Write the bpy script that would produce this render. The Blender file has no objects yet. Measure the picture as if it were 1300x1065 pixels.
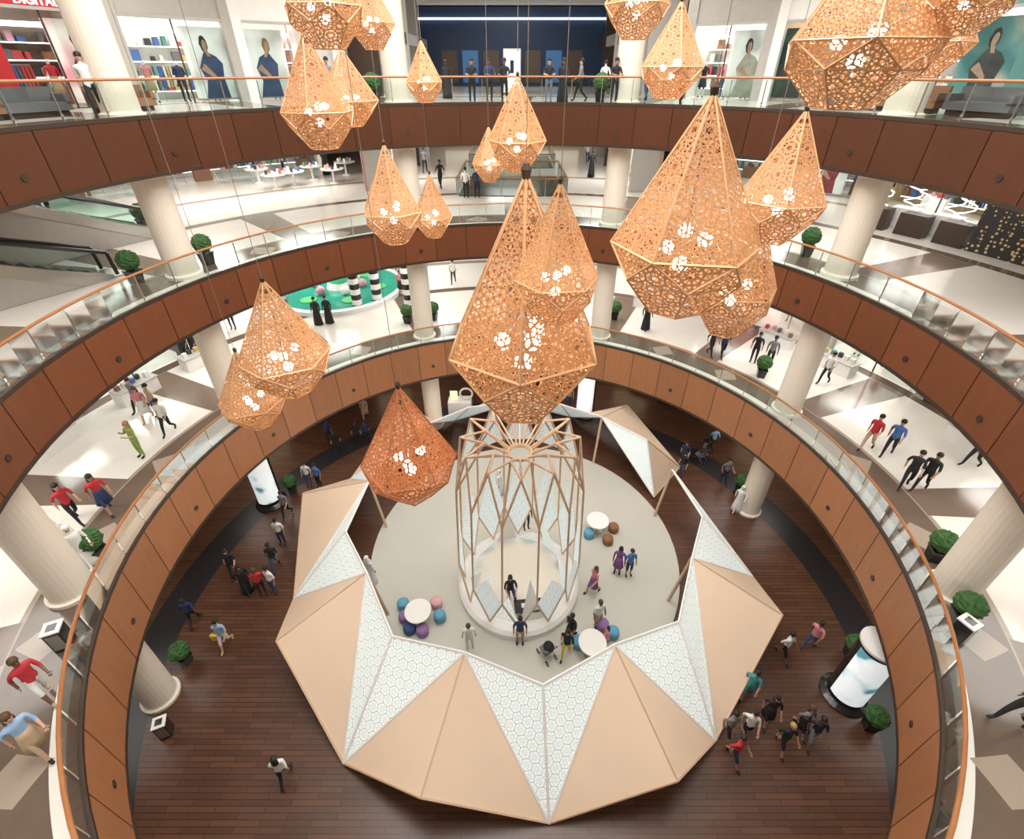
import bpy, math, random
from mathutils import Matrix, Vector
random.seed(7)
scene=bpy.context.scene
rad=math.radians
# ---------------------------------------------------------------- survey of the place (metres)
F=608.0; P=math.atan(398/608.0); cp,sp=math.cos(P),math.sin(P)
CY=-12.65; CZ=20.0            # camera stands at the top balcony rail
ZG,ZC,ZB,ZA=0.0,6.7,13.26,18.7 # floor heights
UC,UB,UA=4.3,11.5,17.0         # slab undersides
R0=12.8
def floor_pt(px,py,z):
    x=px-650;y=py-487.5
    fw=F*cp-y*sp; dn=F*sp+y*cp
    k=(CZ-z)/dn
    return (x*k,fw*k+CY)
# ---------------------------------------------------------------- materials
MATS={}
def quiet(m):
    try: m.cycles.emission_sampling='NONE'
    except Exception: pass
    return m
def pm(name,col,rough=.5,metal=0.0,em=0.0,noise=0.0,nscale=4.0,ecol=None,spec=None):
    if name in MATS: return MATS[name]
    m=bpy.data.materials.new(name); m.use_nodes=True; nt=m.node_tree
    b=nt.nodes['Principled BSDF']
    b.inputs['Base Color'].default_value=(*col,1); b.inputs['Roughness'].default_value=rough
    b.inputs['Metallic'].default_value=metal
    if spec is not None: b.inputs['Specular IOR Level'].default_value=spec
    if em>0:
        b.inputs['Emission Color'].default_value=(*(ecol or col),1); b.inputs['Emission Strength'].default_value=em; quiet(m)
    if noise>0:
        tc=nt.nodes.new('ShaderNodeTexCoord'); n=nt.nodes.new('ShaderNodeTexNoise'); n.inputs['Scale'].default_value=nscale
        n.inputs['Detail'].default_value=3
        mx=nt.nodes.new('ShaderNodeMix'); mx.data_type='RGBA'
        mx.inputs[6].default_value=(*[c*(1-noise) for c in col],1); mx.inputs[7].default_value=(*[min(1,c*(1+noise)) for c in col],1)
        nt.links.new(tc.outputs['Object'],n.inputs['Vector']); nt.links.new(n.outputs['Fac'],mx.inputs[0]); nt.links.new(mx.outputs[2],b.inputs['Base Color'])
    MATS[name]=m; return m
class NT:
    def __init__(s,m): s.nt=m.node_tree
    def n(s,t): return s.nt.nodes.new(t)
    def M(s,op,a,b=None,c=None):
        nd=s.n('ShaderNodeMath'); nd.operation=op
        for i,v in enumerate((a,b,c)):
            if v is None: continue
            if isinstance(v,(int,float)): nd.inputs[i].default_value=v
            else: s.nt.links.new(v,nd.inputs[i])
        return nd.outputs[0]
    def mix(s,f,a,b):
        nd=s.n('ShaderNodeMix'); nd.data_type='RGBA'
        for i,v in ((0,f),(6,a),(7,b)):
            if isinstance(v,tuple): nd.inputs[i].default_value=(*v,1)
            elif isinstance(v,(int,float)): nd.inputs[i].default_value=v
            else: s.nt.links.new(v,nd.inputs[i])
        return nd.outputs[2]
    def ramp(s,f,stops,interp='CONSTANT'):
        nd=s.n('ShaderNodeValToRGB'); cr=nd.color_ramp; cr.interpolation=interp
        while len(cr.elements)<len(stops): cr.elements.new(0.5)
        for e,(p,c) in zip(cr.elements,stops): e.position=p; e.color=(*c,1)
        s.nt.links.new(f,nd.inputs[0]); return nd.outputs[0]
    def polar(s):
        tc=s.n('ShaderNodeTexCoord'); sx=s.n('ShaderNodeSeparateXYZ'); s.nt.links.new(tc.outputs['Object'],sx.inputs[0])
        x,y=sx.outputs[0],sx.outputs[1]
        r=s.M('SQRT',s.M('ADD',s.M('MULTIPLY',x,x),s.M('MULTIPLY',y,y)))
        a=s.M('MULTIPLY',s.M('ARCTAN2',y,x),180/math.pi)
        return r,a,tc
def jali(T,scale,wb=.43,wf=.045,ws=.02):
    """six-fold strapwork print: 1 = strap, 0 = field (uv in metres)"""
    uv=T.n('ShaderNodeUVMap'); sx=T.n('ShaderNodeSeparateXYZ'); T.nt.links.new(uv.outputs[0],sx.inputs[0])
    x=T.M('MULTIPLY',sx.outputs[0],scale); y=T.M('MULTIPLY',sx.outputs[1],scale); M=T.M
    ax=M('SUBTRACT',M('FLOORED_MODULO',x,1.0),.5); ay=M('SUBTRACT',M('FLOORED_MODULO',y,1.7320508),.8660254)
    bx=M('SUBTRACT',M('FLOORED_MODULO',M('SUBTRACT',x,.5),1.0),.5); by=M('SUBTRACT',M('FLOORED_MODULO',M('SUBTRACT',y,.8660254),1.7320508),.8660254)
    la=M('ADD',M('MULTIPLY',ax,ax),M('MULTIPLY',ay,ay)); lb=M('ADD',M('MULTIPLY',bx,bx),M('MULTIPLY',by,by))
    sel=M('LESS_THAN',la,lb)
    gx=M('ADD',bx,M('MULTIPLY',sel,M('SUBTRACT',ax,bx))); gy=M('ADD',by,M('MULTIPLY',sel,M('SUBTRACT',ay,by)))
    r=M('SQRT',M('MINIMUM',la,lb)); th=M('ARCTAN2',gy,gx)
    agx=M('ABSOLUTE',gx); agy=M('ABSOLUTE',gy)
    hd=M('MAXIMUM',agx,M('ADD',M('MULTIPLY',agx,.5),M('MULTIPLY',agy,.8660254)))
    s1=M('GREATER_THAN',hd,wb)
    fl=M('ABSOLUTE',M('SUBTRACT',r,M('ADD',M('MULTIPLY',M('COSINE',M('MULTIPLY',th,6.0)),.055),.27)))
    s2=M('LESS_THAN',fl,wf)
    s3=M('LESS_THAN',M('ABSOLUTE',M('SUBTRACT',hd,.12)),wf*.75)
    return M('MAXIMUM',M('MAXIMUM',s1,s2),s3)
def lantern_mat(name,col):
    m=bpy.data.materials.new(name); m.use_nodes=True; T=NT(m); b=m.node_tree.nodes['Principled BSDF']
    b.inputs['Base Color'].default_value=(*col,1); b.inputs['Roughness'].default_value=.5
    tl=T.n('ShaderNodeBsdfTranslucent'); tl.inputs[0].default_value=(*col,1)
    m2=T.n('ShaderNodeMixShader'); m2.inputs[0].default_value=.15
    L=m.node_tree.links
    L.new(b.outputs[0],m2.inputs[1]); L.new(tl.outputs[0],m2.inputs[2])
    L.new(m2.outputs[0],m.node_tree.nodes['Material Output'].inputs[0]); return m
LANT=lantern_mat('orange_gold_sheet',(.58,.315,.15)); LANT2=lantern_mat('copper_sheet',(.56,.22,.09))
LINN=pm('lantern_frame',(.70,.42,.22),.35,.2)
BULB=pm('lamp_glow',(1,.9,.72),.5); _b=BULB.node_tree.nodes['Principled BSDF']; _b.inputs['Emission Color'].default_value=(1,.92,.80,1); _b.inputs['Emission Strength'].default_value=20
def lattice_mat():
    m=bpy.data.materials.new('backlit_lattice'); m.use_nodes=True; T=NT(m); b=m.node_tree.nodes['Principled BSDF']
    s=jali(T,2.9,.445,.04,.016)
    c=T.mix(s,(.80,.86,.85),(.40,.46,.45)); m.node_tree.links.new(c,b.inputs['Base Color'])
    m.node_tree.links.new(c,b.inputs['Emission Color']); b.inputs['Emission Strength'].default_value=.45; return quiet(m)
LATT=lattice_mat()
PEACH=pm('peach_canvas',(.78,.61,.46),.6,noise=.04,nscale=.8)
WHITE=pm('white_paint',(.82,.81,.79),.45); CREAM=pm('cream_plaster',(.78,.71,.61),.5,noise=.04,nscale=1)
COPPER=pm('copper_rod',(.66,.46,.31),.4,.1); STEEL=pm('brushed_steel',(.5,.5,.48),.3,.9)
BLACK=pm('black_gloss',(.02,.02,.02),.2); DARK=pm('dark_bronze',(.06,.04,.03),.35,.3)
WOODR=pm('handrail_wood',(.36,.14,.05),.3,noise=.2,nscale=3); LEAF=pm('box_leaf',(.03,.10,.02),.7,noise=.5,nscale=14)
CABLE=pm('cable',(.25,.22,.19),.4,.3)
def glass_mat():
    m=bpy.data.materials.new('balustrade_glass'); m.use_nodes=True; T=NT(m); L=m.node_tree.links
    tr=T.n('ShaderNodeBsdfTransparent'); tr.inputs[0].default_value=(.82,.90,.88,1)
    g=T.n('ShaderNodeBsdfGlossy'); g.inputs['Roughness'].default_value=.05
    fr=T.n('ShaderNodeFresnel'); fr.inputs[0].default_value=1.4; mx=T.n('ShaderNodeMixShader')
    L.new(T.M('MULTIPLY',fr.outputs[0],.8),mx.inputs[0]); L.new(tr.outputs[0],mx.inputs[1]); L.new(g.outputs[0],mx.inputs[2])
    L.new(mx.outputs[0],m.node_tree.nodes['Material Output'].inputs[0]); return m
GLASS=glass_mat()
def wood_panel(name,col):
    m=bpy.data.materials.new(name); m.use_nodes=True; T=NT(m); b=m.node_tree.nodes['Principled BSDF']
    r,a,tc=T.polar(); sx=T.n('ShaderNodeSeparateXYZ'); m.node_tree.links.new(tc.outputs['Object'],sx.inputs[0])
    cmb=T.n('ShaderNodeCombineXYZ'); L=m.node_tree.links
    L.new(T.M('MULTIPLY',a,.9),cmb.inputs[0]); L.new(T.M('MULTIPLY',sx.outputs[2],.5),cmb.inputs[1])
    n=T.n('ShaderNodeTexNoise'); n.inputs['Scale'].default_value=1.6; n.inputs['Detail'].default_value=4; L.new(cmb.outputs[0],n.inputs['Vector'])
    pid=T.M('FLOOR',T.M('DIVIDE',T.M('ADD',a,360),7.2)); wn=T.n('ShaderNodeTexWhiteNoise'); wn.noise_dimensions='1D'; L.new(pid,wn.inputs['W'])
    f=T.M('ADD',T.M('MULTIPLY',n.outputs['Fac'],.6),T.M('MULTIPLY',wn.outputs[0],.4))
    L.new(T.mix(f,tuple(c*.72 for c in col),tuple(c*1.25 for c in col)),b.inputs['Base Color']); b.inputs['Roughness'].default_value=.35
    return m
def floor_mat(name):
    m=bpy.data.materials.new(name); m.use_nodes=True; T=NT(m); b=m.node_tree.nodes['Principled BSDF']; L=m.node_tree.links
    r,a,tc=T.polar(); cream=(.74,.71,.66); brown=(.10,.068,.05); mid=(.31,.25,.20)
    base=T.ramp(T.M('DIVIDE',r,40),[(0,mid),(13.05/40,cream),(13.3/40,brown),(14.75/40,mid),(14.9/40,cream),(20.2/40,brown),(20.8/40,cream),(26/40,mid),(26.6/40,cream)])
    band=T.M('MULTIPLY',T.M('LESS_THAN',T.M('FLOORED_MODULO',T.M('ADD',a,3.5),22.5),5.0),T.M('MULTIPLY',T.M('GREATER_THAN',r,14.9),T.M('LESS_THAN',r,20.3)))
    dia=T.M('MULTIPLY',T.M('LESS_THAN',T.M('ADD',T.M('MULTIPLY',T.M('ABSOLUTE',T.M('SUBTRACT',T.M('FLOORED_MODULO',a,15.0),7.5)),.28),T.M('ABSOLUTE',T.M('SUBTRACT',r,14.05))),.72),T.M('LESS_THAN',r,14.75))
    n=T.n('ShaderNodeTexNoise'); n.inputs['Scale'].default_value=1.3; n.inputs['Detail'].default_value=4; L.new(tc.outputs['Object'],n.inputs['Vector'])
    c=T.mix(band,base,(.15,.105,.08)); c=T.mix(dia,c,mid)
    c2=T.mix(T.M('MULTIPLY',n.outputs['Fac'],.2),c,(.35,.28,.22)); L.new(c2,b.inputs['Base Color']); b.inputs['Roughness'].default_value=.14
    return m
def ground_mat():
    m=bpy.data.materials.new('dark_wood_floor'); m.use_nodes=True; T=NT(m); b=m.node_tree.nodes['Principled BSDF']; L=m.node_tree.links
    r,a,tc=T.polar(); br=T.n('ShaderNodeTexBrick'); br.inputs['Scale'].default_value=1.0; br.inputs['Brick Width'].default_value=1.6; br.inputs['Row Height'].default_value=.17
    br.inputs['Color1'].default_value=(.115,.050,.027,1); br.inputs['Color2'].default_value=(.075,.033,.018,1); br.inputs['Mortar'].default_value=(.03,.015,.01,1); br.inputs['Mortar Size'].default_value=.012
    L.new(tc.outputs['Object'],br.inputs['Vector'])
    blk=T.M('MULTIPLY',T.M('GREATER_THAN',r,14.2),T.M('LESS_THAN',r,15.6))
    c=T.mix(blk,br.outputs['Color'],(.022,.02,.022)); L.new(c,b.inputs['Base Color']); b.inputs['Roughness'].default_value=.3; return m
# ---------------------------------------------------------------- mesh builder
class MB:
    def __init__(s): s.v=[];s.f=[];s.mi=[];s.ml=[];s.uv=[]
    def mid(s,m):
        if m not in s.ml: s.ml.append(m)
        return s.ml.index(m)
    def add(s,vs,fs,m,uvs=None):
        o=len(s.v); s.v+= [tuple(p) for p in vs]; k=s.mid(m)
        for i,f in enumerate(fs):
            s.f.append(tuple(o+j for j in f)); s.mi.append(k); s.uv.append(uvs[i] if uvs else None)
    def poly(s,vs,m,uvscale=1.0):
        V=[Vector(p) for p in vs]; n=(V[1]-V[0]).cross(V[2]-V[0]).normalized()
        u=(V[1]-V[0]).normalized()
        c=sum(V,Vector())/len(V); w=n.cross(u)
        s.add(vs,[tuple(range(len(vs)))],m,[[((p-c).dot(u)*uvscale,(p-c).dot(w)*uvscale) for p in V]])
    def box(s,c,d,m,rz=0.0,rx=0.0):
        Rm=Matrix.Translation(c)@Matrix.Rotation(rz,4,'Z')@Matrix.Rotation(rx,4,'X')
        vs=[tuple(Rm@Vector((x*d[0]/2,y*d[1]/2,z*d[2]/2))) for x in(-1,1) for y in(-1,1) for z in(-1,1)]
        s.add(vs,[(0,1,3,2),(4,6,7,5),(0,4,5,1),(2,3,7,6),(0,2,6,4),(1,5,7,3)],m)
    def tube(s,p0,p1,r0,m,r1=None,n=8,caps=True):
        p0=Vector(p0);p1=Vector(p1); r1=r0 if r1 is None else r1; d=(p1-p0).normalized()
        a=Vector((0,0,1)) if abs(d.z)<.9 else Vector((1,0,0)); u=d.cross(a).normalized(); w=d.cross(u)
        vs=[];fs=[]
        for i in range(n):
            t=2*math.pi*i/n; q=u*math.cos(t)+w*math.sin(t); vs+=[tuple(p0+q*r0),tuple(p1+q*r1)]
        for i in range(n):
            j=(i+1)%n; fs.append((2*i,2*i+1,2*j+1,2*j))
        if caps: fs.append(tuple(2*i for i in range(n))); fs.append(tuple(2*i+1 for i in range(n-1,-1,-1)))
        s.add(vs,fs,m)
    def lathe(s,prof,m,n=20,c=(0,0,0),sy=1.0):
        vs=[];fs=[]
        for (r,z) in prof:
            for i in range(n):
                t=2*math.pi*i/n; vs.append((c[0]+r*math.cos(t),c[1]+r*math.sin(t)*sy,c[2]+z))
        for k in range(len(prof)-1):
            for i in range(n):
                j=(i+1)%n; fs.append((k*n+i,k*n+j,(k+1)*n+j,(k+1)*n+i))
        fs.append(tuple(range(n-1,-1,-1))); fs.append(tuple((len(prof)-1)*n+i for i in range(n)))
        s.add(vs,fs,m)
    def ball(s,c,r,m,n=10,k=6,sc=(1,1,1),bump=0):
        vs=[];fs=[]
        for a in range(1,k):
            ph=math.pi*a/k
            for i in range(n):
                t=2*math.pi*i/n; q=1+bump*(random.random()-.5)
                vs.append((c[0]+r*sc[0]*q*math.sin(ph)*math.cos(t),c[1]+r*sc[1]*q*math.sin(ph)*math.sin(t),c[2]+r*sc[2]*q*math.cos(ph)))
        top=len(vs); vs.append((c[0],c[1],c[2]+r*sc[2])); vs.append((c[0],c[1],c[2]-r*sc[2]))
        for a in range(k-2):
            for i in range(n):
                j=(i+1)%n; fs.append((a*n+i,(a+1)*n+i,(a+1)*n+j,a*n+j))
        for i in range(n):
            j=(i+1)%n; fs.append((top,i,j)); fs.append((top+1,(k-2)*n+j,(k-2)*n+i))
        s.add(vs,fs,m)
    def arc(s,prof,a0,a1,m,seg=3.0,closed=False):
        """sweep profile [(r,z)] around the atrium axis from a0 to a1 degrees"""
        N=max(1,int(math.ceil(abs(a1-a0)/seg))); vs=[];fs=[];k=len(prof)
        for i in range(N+1):
            t=rad(a0+(a1-a0)*i/N)
            for r,z in prof: vs.append((r*math.cos(t),r*math.sin(t),z))
        rng=k if closed else k-1
        for i in range(N):
            for j in range(rng):
                j2=(j+1)%k; fs.append((i*k+j,(i+1)*k+j,(i+1)*k+j2,i*k+j2))
        s.add(vs,fs,m)
    def pbox(s,r,a,z,d,m):
        """box d=(tangential,radial,height) standing at polar position"""
        t=rad(a); s.box((r*math.cos(t),r*math.sin(t),z+d[2]/2),d,m,rz=t-math.pi/2)
    def build(s,name,loc=(0,0,0),rz=0.0,smooth=False,parent=None,sc=1.0):
        me=bpy.data.meshes.new(name); me.from_pydata(s.v,[],s.f)
        for m in s.ml: me.materials.append(m)
        me.polygons.foreach_set('material_index',s.mi)
        if any(u for u in s.uv):
            l=me.uv_layers.new(name='UVMap')
            for p,u in zip(me.polygons,s.uv):
                if u:
                    for li,c in zip(p.loop_indices,u): l.data[li].uv=c
        if smooth:
            me.polygons.foreach_set('use_smooth',[True]*len(me.polygons))
        me.update(); o=bpy.data.objects.new(name,me); bpy.context.collection.objects.link(o)
        o.location=loc; o.rotation_euler=(0,0,rz); o.scale=(sc,sc,sc)
        if parent: o.parent=parent
        return o
def inst(o,name,loc,rz=0,sc=1.0):
    c=bpy.data.objects.new(name,o.data); bpy.context.collection.objects.link(c); c.location=loc; c.rotation_euler=(0,0,rz); c.scale=(sc,)*3; return c
# ---------------------------------------------------------------- room shell
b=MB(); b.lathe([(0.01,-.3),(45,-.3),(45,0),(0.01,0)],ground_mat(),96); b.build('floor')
FM=floor_mat('marble_floor')
CEILM=pm('ceiling_white',(.8,.78,.74),.7)
for nm,zt,zb,lit_wood in (('c',ZC,UC,(.37,.155,.066)),('b',ZB,UB,(.165,.053,.021)),('a',ZA,UA,(.08,.026,.011))):  # one wood for all rings
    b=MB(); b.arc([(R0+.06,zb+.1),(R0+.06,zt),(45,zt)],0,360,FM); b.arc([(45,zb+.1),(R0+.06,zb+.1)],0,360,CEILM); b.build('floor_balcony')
    wp=wood_panel('fascia_lit_wood_'+nm,lit_wood); b=MB()
    for i in range(50):
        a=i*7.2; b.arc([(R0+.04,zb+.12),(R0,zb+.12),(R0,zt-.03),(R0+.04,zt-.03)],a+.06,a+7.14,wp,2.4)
        if i%3==0:
            t=rad(a+3.6); c=Vector((math.cos(t),math.sin(t),0)); q=c*(R0+.01)+Vector((0,0,zb+(zt-zb)*.38)); b.tube(q,q-c*.04,.10,DARK,n=12)
    b.arc([(R0+.3,zb),(R0-.02,zb),(R0-.02,zb+.12),(R0+.05,zb+.12)],0,360,DARK)
    b.arc([(R0+.05,zb+.1),(R0+.05,zt)],0,360,DARK)
    b.build('trim_fascia')
    b=MB(); rg=R0+.03
    for i in range(60):
        a=i*6; b.arc([(rg,zt+.05),(rg,zt+1.02)],a+.12,a+5.88,GLASS,3)
        t=rad(a); c=Vector((math.cos(t),math.sin(t),0)); p=c*(rg+.05)
        b.box((p.x,p.y,zt+.5),(.02,.05,1.0),STEEL,rz=t+math.pi/2); b.tube(c*(rg)+Vector((0,0,zt+.25)),c*(rg+.06)+Vector((0,0,zt+.25)),.03,STEEL)
    b.arc([(rg-.04,zt-.02),(rg-.04,zt+.1),(rg+.05,zt+.1),(rg+.05,zt-.02)],0,360,DARK)
    b.arc([(rg+.05*math.cos(k*math.pi/4),zt+1.07+.04*math.sin(k*math.pi/4)) for k in range(8)],0,360,WOODR,3,True)
    b.build('glass_balustrade')
b=MB(); b.arc([(14,25),(45,25)],0,360,CEILM); b.arc([(14,25),(14,30)],0,360,CEILM); b.arc([(0.01,30),(14,30)],0,360,CEILM); b.build('ceiling')
b=MB(); b.arc([(45,0),(45,25)],0,360,pm('wall_cream',(.62,.56,.48),.6),3); b.build('wall_outer')
b=MB(); b.arc([(20.5,0),(20.5,UC)],-60,240,pm('wall_dark_wood',(.09,.045,.025),.4,noise=.3,nscale=1)); 
for a in range(-50,240,9): b.pbox(20.3,a,0,(.35,.2,UC),DARK)
for a in range(-45,230,27): b.pbox(20.25,a,.9,(2.6,.1,2.2),pm('shop_glow_warm',(.9,.7,.45),.5,em=.9))
b.build('wall_ground')
RED=pm('red_laminate',(.38,.015,.02),.35)
b=MB(); b.arc([(17.6,UA-.75),(17.6,UA+.1),(17.9,UA+.1),(17.9,UA-.75),(17.6,UA-.75)],138,172,RED); b.arc([(17.58,UA-.45),(17.58,UA-.38)],138,172,pm('lightbox_white',(1,1,1),.5,em=2.2,ecol=(1,.95,.88))); b.build('trim_bulkhead')
# columns (three of the ground-floor ones are wrapped by the advertising pillars)
for a in (68,23,-16,112,157,196):
    for z0,z1 in ((ZG,UC+.1),(ZC,UB+.1),(ZB,UA+.1),(ZA,25)):
        if z0==ZG and a in (68,157,-16): continue
        b=MB(); b.lathe([(.66,0),(.66,.12),(.58,.15),(.56,.2),(.56,z1-z0-.25),(.62,z1-z0-.2),(.62,z1-z0)],CREAM,28)
        b.build('column',(13.95*math.cos(rad(a)),13.95*math.sin(rad(a)),z0),smooth=False)
# ---------------------------------------------------------------- lanterns: real perforated sheet geometry (strapwork cut into every facet)
def clipseg(p,q,poly):
    t0,t1=0.0,1.0; dx,dy=q[0]-p[0],q[1]-p[1]
    for i in range(len(poly)):
        a=poly[i]; c=poly[(i+1)%len(poly)]; ex,ey=c[0]-a[0],c[1]-a[1]
        num=ex*(p[1]-a[1])-ey*(p[0]-a[0]); den=ex*dy-ey*dx
        if abs(den)<1e-12:
            if num<0: return None
            continue
        t=-num/den
        if den>0: t0=max(t0,t)
        else: t1=min(t1,t)
        if t0>=t1: return None
    return ((p[0]+dx*t0,p[1]+dy*t0),(p[0]+dx*t1,p[1]+dy*t1))
def perforate(b,V,m,cell):
    V=[Vector(p) for p in V]; n=(V[1]-V[0]).cross(V[2]-V[0]).normalized(); c=sum(V,Vector())/len(V)
    u=(V[-1]-V[1]).normalized() if len(V)==3 else (V[1]-V[0]).normalized(); w=n.cross(u)
    poly=[((p-c).dot(u),(p-c).dot(w)) for p in V]
    if sum(poly[i][0]*poly[(i+1)%len(poly)][1]-poly[(i+1)%len(poly)][0]*poly[i][1] for i in range(len(poly)))<0: poly=poly[::-1]
    xs=[p[0] for p in poly]; ys=[p[1] for p in poly]
    segs=[]
    def P(cx,cy,r,deg): return (cx+r*cell*math.cos(rad(deg)),cy+r*cell*math.sin(rad(deg)))
    j0=int(min(ys)/(cell*.866))-1; j1=int(max(ys)/(cell*.866))+1
    for j in range(j0,j1+1):
        cy=j*cell*.8660254
        for i in range(int(min(xs)/cell)-2,int(max(xs)/cell)+2):
            cx=(i+.5*(j%2))*cell
            for k in range(6):
                if k<3: segs.append((P(cx,cy,.5774,30+60*k),P(cx,cy,.5774,90+60*k),.07))
                # inner star of two overlapping triangles ring + hexagon hub, joined to the border
                segs.append((P(cx,cy,.38,60*k),P(cx,cy,.22,60*k+30),.042)); segs.append((P(cx,cy,.22,60*k+30),P(cx,cy,.38,60*k+60),.042))
                segs.append((P(cx,cy,.22,60*k+30),P(cx,cy,.22,60*k+90),.036))
                segs.append((P(cx,cy,.38,60*k),P(cx,cy,.5,60*k),.045)); segs.append((P(cx,cy,.22,60*k+30),P(cx,cy,.5774,60*k+30),.03))
    for p,q,hw in segs:
        r=clipseg(p,q,poly)
        if not r: continue
        (x0,y0),(x1,y1)=r; L=math.hypot(x1-x0,y1-y0)
        if L<cell*.02: continue
        h=hw*cell; nx,ny=-(y1-y0)/L*h,(x1-x0)/L*h
        b.add([tuple(c+u*x+w*y) for x,y in ((x0+nx,y0+ny),(x1+nx,y1+ny),(x1-nx,y1-ny),(x0-nx,y0-ny))],[(0,1,2,3)],m)
def shade_mesh(mat,cell):
    b=MB(); n=6; R=.508; Hh=1.5
    def pt(r,z,k,off): t=2*math.pi*(k+off)/n; return (r*math.cos(t),r*math.sin(t),z)
    top=(0,0,0); s1=[pt(R,-Hh*.66,k,0) for k in range(n)]; s2=[pt(R*.86,-Hh*.80,k,.5) for k in range(n)]; s3=[pt(R*.40,-Hh,k,.5) for k in range(n)]
    E=[]
    for k in range(n):
        j=(k+1)%n
        for f in ((top,s1[k],s1[j]),(s1[k],s2[k],s1[j]),(s2[k],s3[k],s3[j],s2[j]),(s1[j],s2[k],s2[j])): perforate(b,f,mat,cell)
        E+=[(top,s1[k]),(s1[k],s1[j]),(s1[k],s2[k]),(s2[k],s1[j]),(s2[k],s2[j]),(s2[k],s3[k]),(s3[k],s3[j])]
    perforate(b,s3,mat,cell)
    for p,q in E: b.tube(p,q,.009,LINN if mat is LANT else mat,n=4,caps=False)
    b.tube((0,0,-1.1),(0,0,0),.008,CABLE,n=5)
    for k in range(3):
        t=2.1*k+.4; q=(.14*math.cos(t),.14*math.sin(t),-.92-.08*(k%2)); b.ball(q,.055,BULB,8,5); b.tube(q,(0,0,-.75),.006,CABLE,n=4)
    b.ball((0,0,-1.14),.06,BULB,8,5); b.lathe([(.02,-.03),(.03,.02),(.015,.05)],DARK,8)
    me=b.build('shade'); d=me.data; bpy.data.objects.remove(me); return d
SH={('g',0):shade_mesh(LANT,.17),('g',1):shade_mesh(LANT,.22),('r',0):shade_mesh(LANT2,.16),('g',2):shade_mesh(LANT,.14)}
def lantern(ax,ay,by,w,d,kind='g',v=0):
    def hh(y):
        t=(y-487.5)/F; return d*(t*cp+sp)/(cp-t*sp)
    ht,hb=hh(ay),hh(by); zt=d*cp+ht*sp; zc=d*cp+(ht+.75*(hb-ht))*sp
    X=(ax-650)*zt/F; W=w*zc/F; Hh=hb-ht
    e=bpy.data.objects.new('pendant_lantern',None); bpy.context.collection.objects.link(e); e.location=(X,d+CY,CZ-ht)
    s=bpy.data.objects.new('shade',SH[(kind,v)]); bpy.context.collection.objects.link(s); s.parent=e; s.scale=(W,W,Hh/1.5); s.rotation_euler=(0,0,random.random())
    b=MB(); b.tube((0,0,0),(0,0,30-CZ+ht),.008,CABLE,n=5,caps=False); b.build('cable',parent=e)
for i,l in enumerate([(668,220,517,192,12),(712,230,407,106,9.6),(907,115,390,176,9),(1025,138,305,105,10.5),(965,240,420,102,12),(657,95,217,72,14),(620,160,230,42,20),(534,50,130,46,18),(487,182,307,75,15),(545,220,300,49,19),(333,355,495,107,12),(298,445,537,78,13.5),(505,490,625,116,10.5),(390,-110,62,98,8),(462,-40,63,60,11),(384,40,188,88,10),(432,60,160,72,11.5),(866,0,125,77,12),(820,-90,50,80,10),(1160,-150,137,178,6.5),(1280,-130,45,110,6),(1220,-40,98,90,9.5)]):
    lantern(*l,kind='r' if i==12 else 'g',v=0 if i==12 else (2 if i in(0,2,19) else (1 if l[3]<60 else 0)))
# ---------------------------------------------------------------- pavilion: nine-module folded star canopy
PX,PY=0.6,3.3
b=MB(); K=[273+40*k for k in range(9)]
def pp(r,a,z): return (r*math.cos(rad(a)),r*math.sin(rad(a)),z)
def panel(p,q,r_,m,fr):
    b.poly((p,q,r_),m); 
    for u,v in ((p,q),(q,r_),(r_,p)): b.tube(u,v,.05,fr,n=5)
def ta(a): return a-4*math.sin(rad(a-273))-(3 if (a-313)%360==0 else 0)
PEACHD=pm('peach_edge',(.62,.44,.30),.6)
def tr(a): return 11.3 if (a-233)%360==0 else 10.9
for a in K:
    v0,v1=pp(7.6,a-20,3.3),pp(7.6,a+20,3.3); m_=pp(8.15,a,2.95); tip=pp(tr(a),ta(a),.08)
    if (a-33)%360:
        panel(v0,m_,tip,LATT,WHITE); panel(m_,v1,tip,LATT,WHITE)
    else:   # entrance module: lattice folds inward down to the floor
        fp=pp(7.9,a-11,.08); panel(v1,m_,fp,LATT,WHITE); b.poly((v1,tip,m_),PEACH); b.poly((m_,tip,fp),PEACH); b.tube(m_,tip,.04,PEACHD,n=5); b.tube(fp,tip,.04,PEACHD,n=5)
    b.tube(v0,pp(7.2,a-20,.05),.07,PEACHD)
    if (a-353)%360!=0:
        o=pp(11.3,a+20,2.0); t2=pp(tr(a+40),ta(a+40),.08)
        b.poly((v1,tip,o),PEACH); b.poly((v1,o,t2),PEACH)
        b.tube(v1,o,.03,PEACHD,n=5); b.tube(tip,o,.04,PEACHD,n=5); b.tube(t2,o,.04,PEACHD,n=5)
b.build('star_pavilion_canopy',(PX,PY,.02))
b=MB(); b.lathe([(.01,0),(7.5,0),(7.5,.07),(.01,.07)],pm('pale_grey_floor',(.54,.53,.47),.45,noise=.05,nscale=.6),72); b.build('floor_pavilion',(PX,PY-.3,.005))
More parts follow.
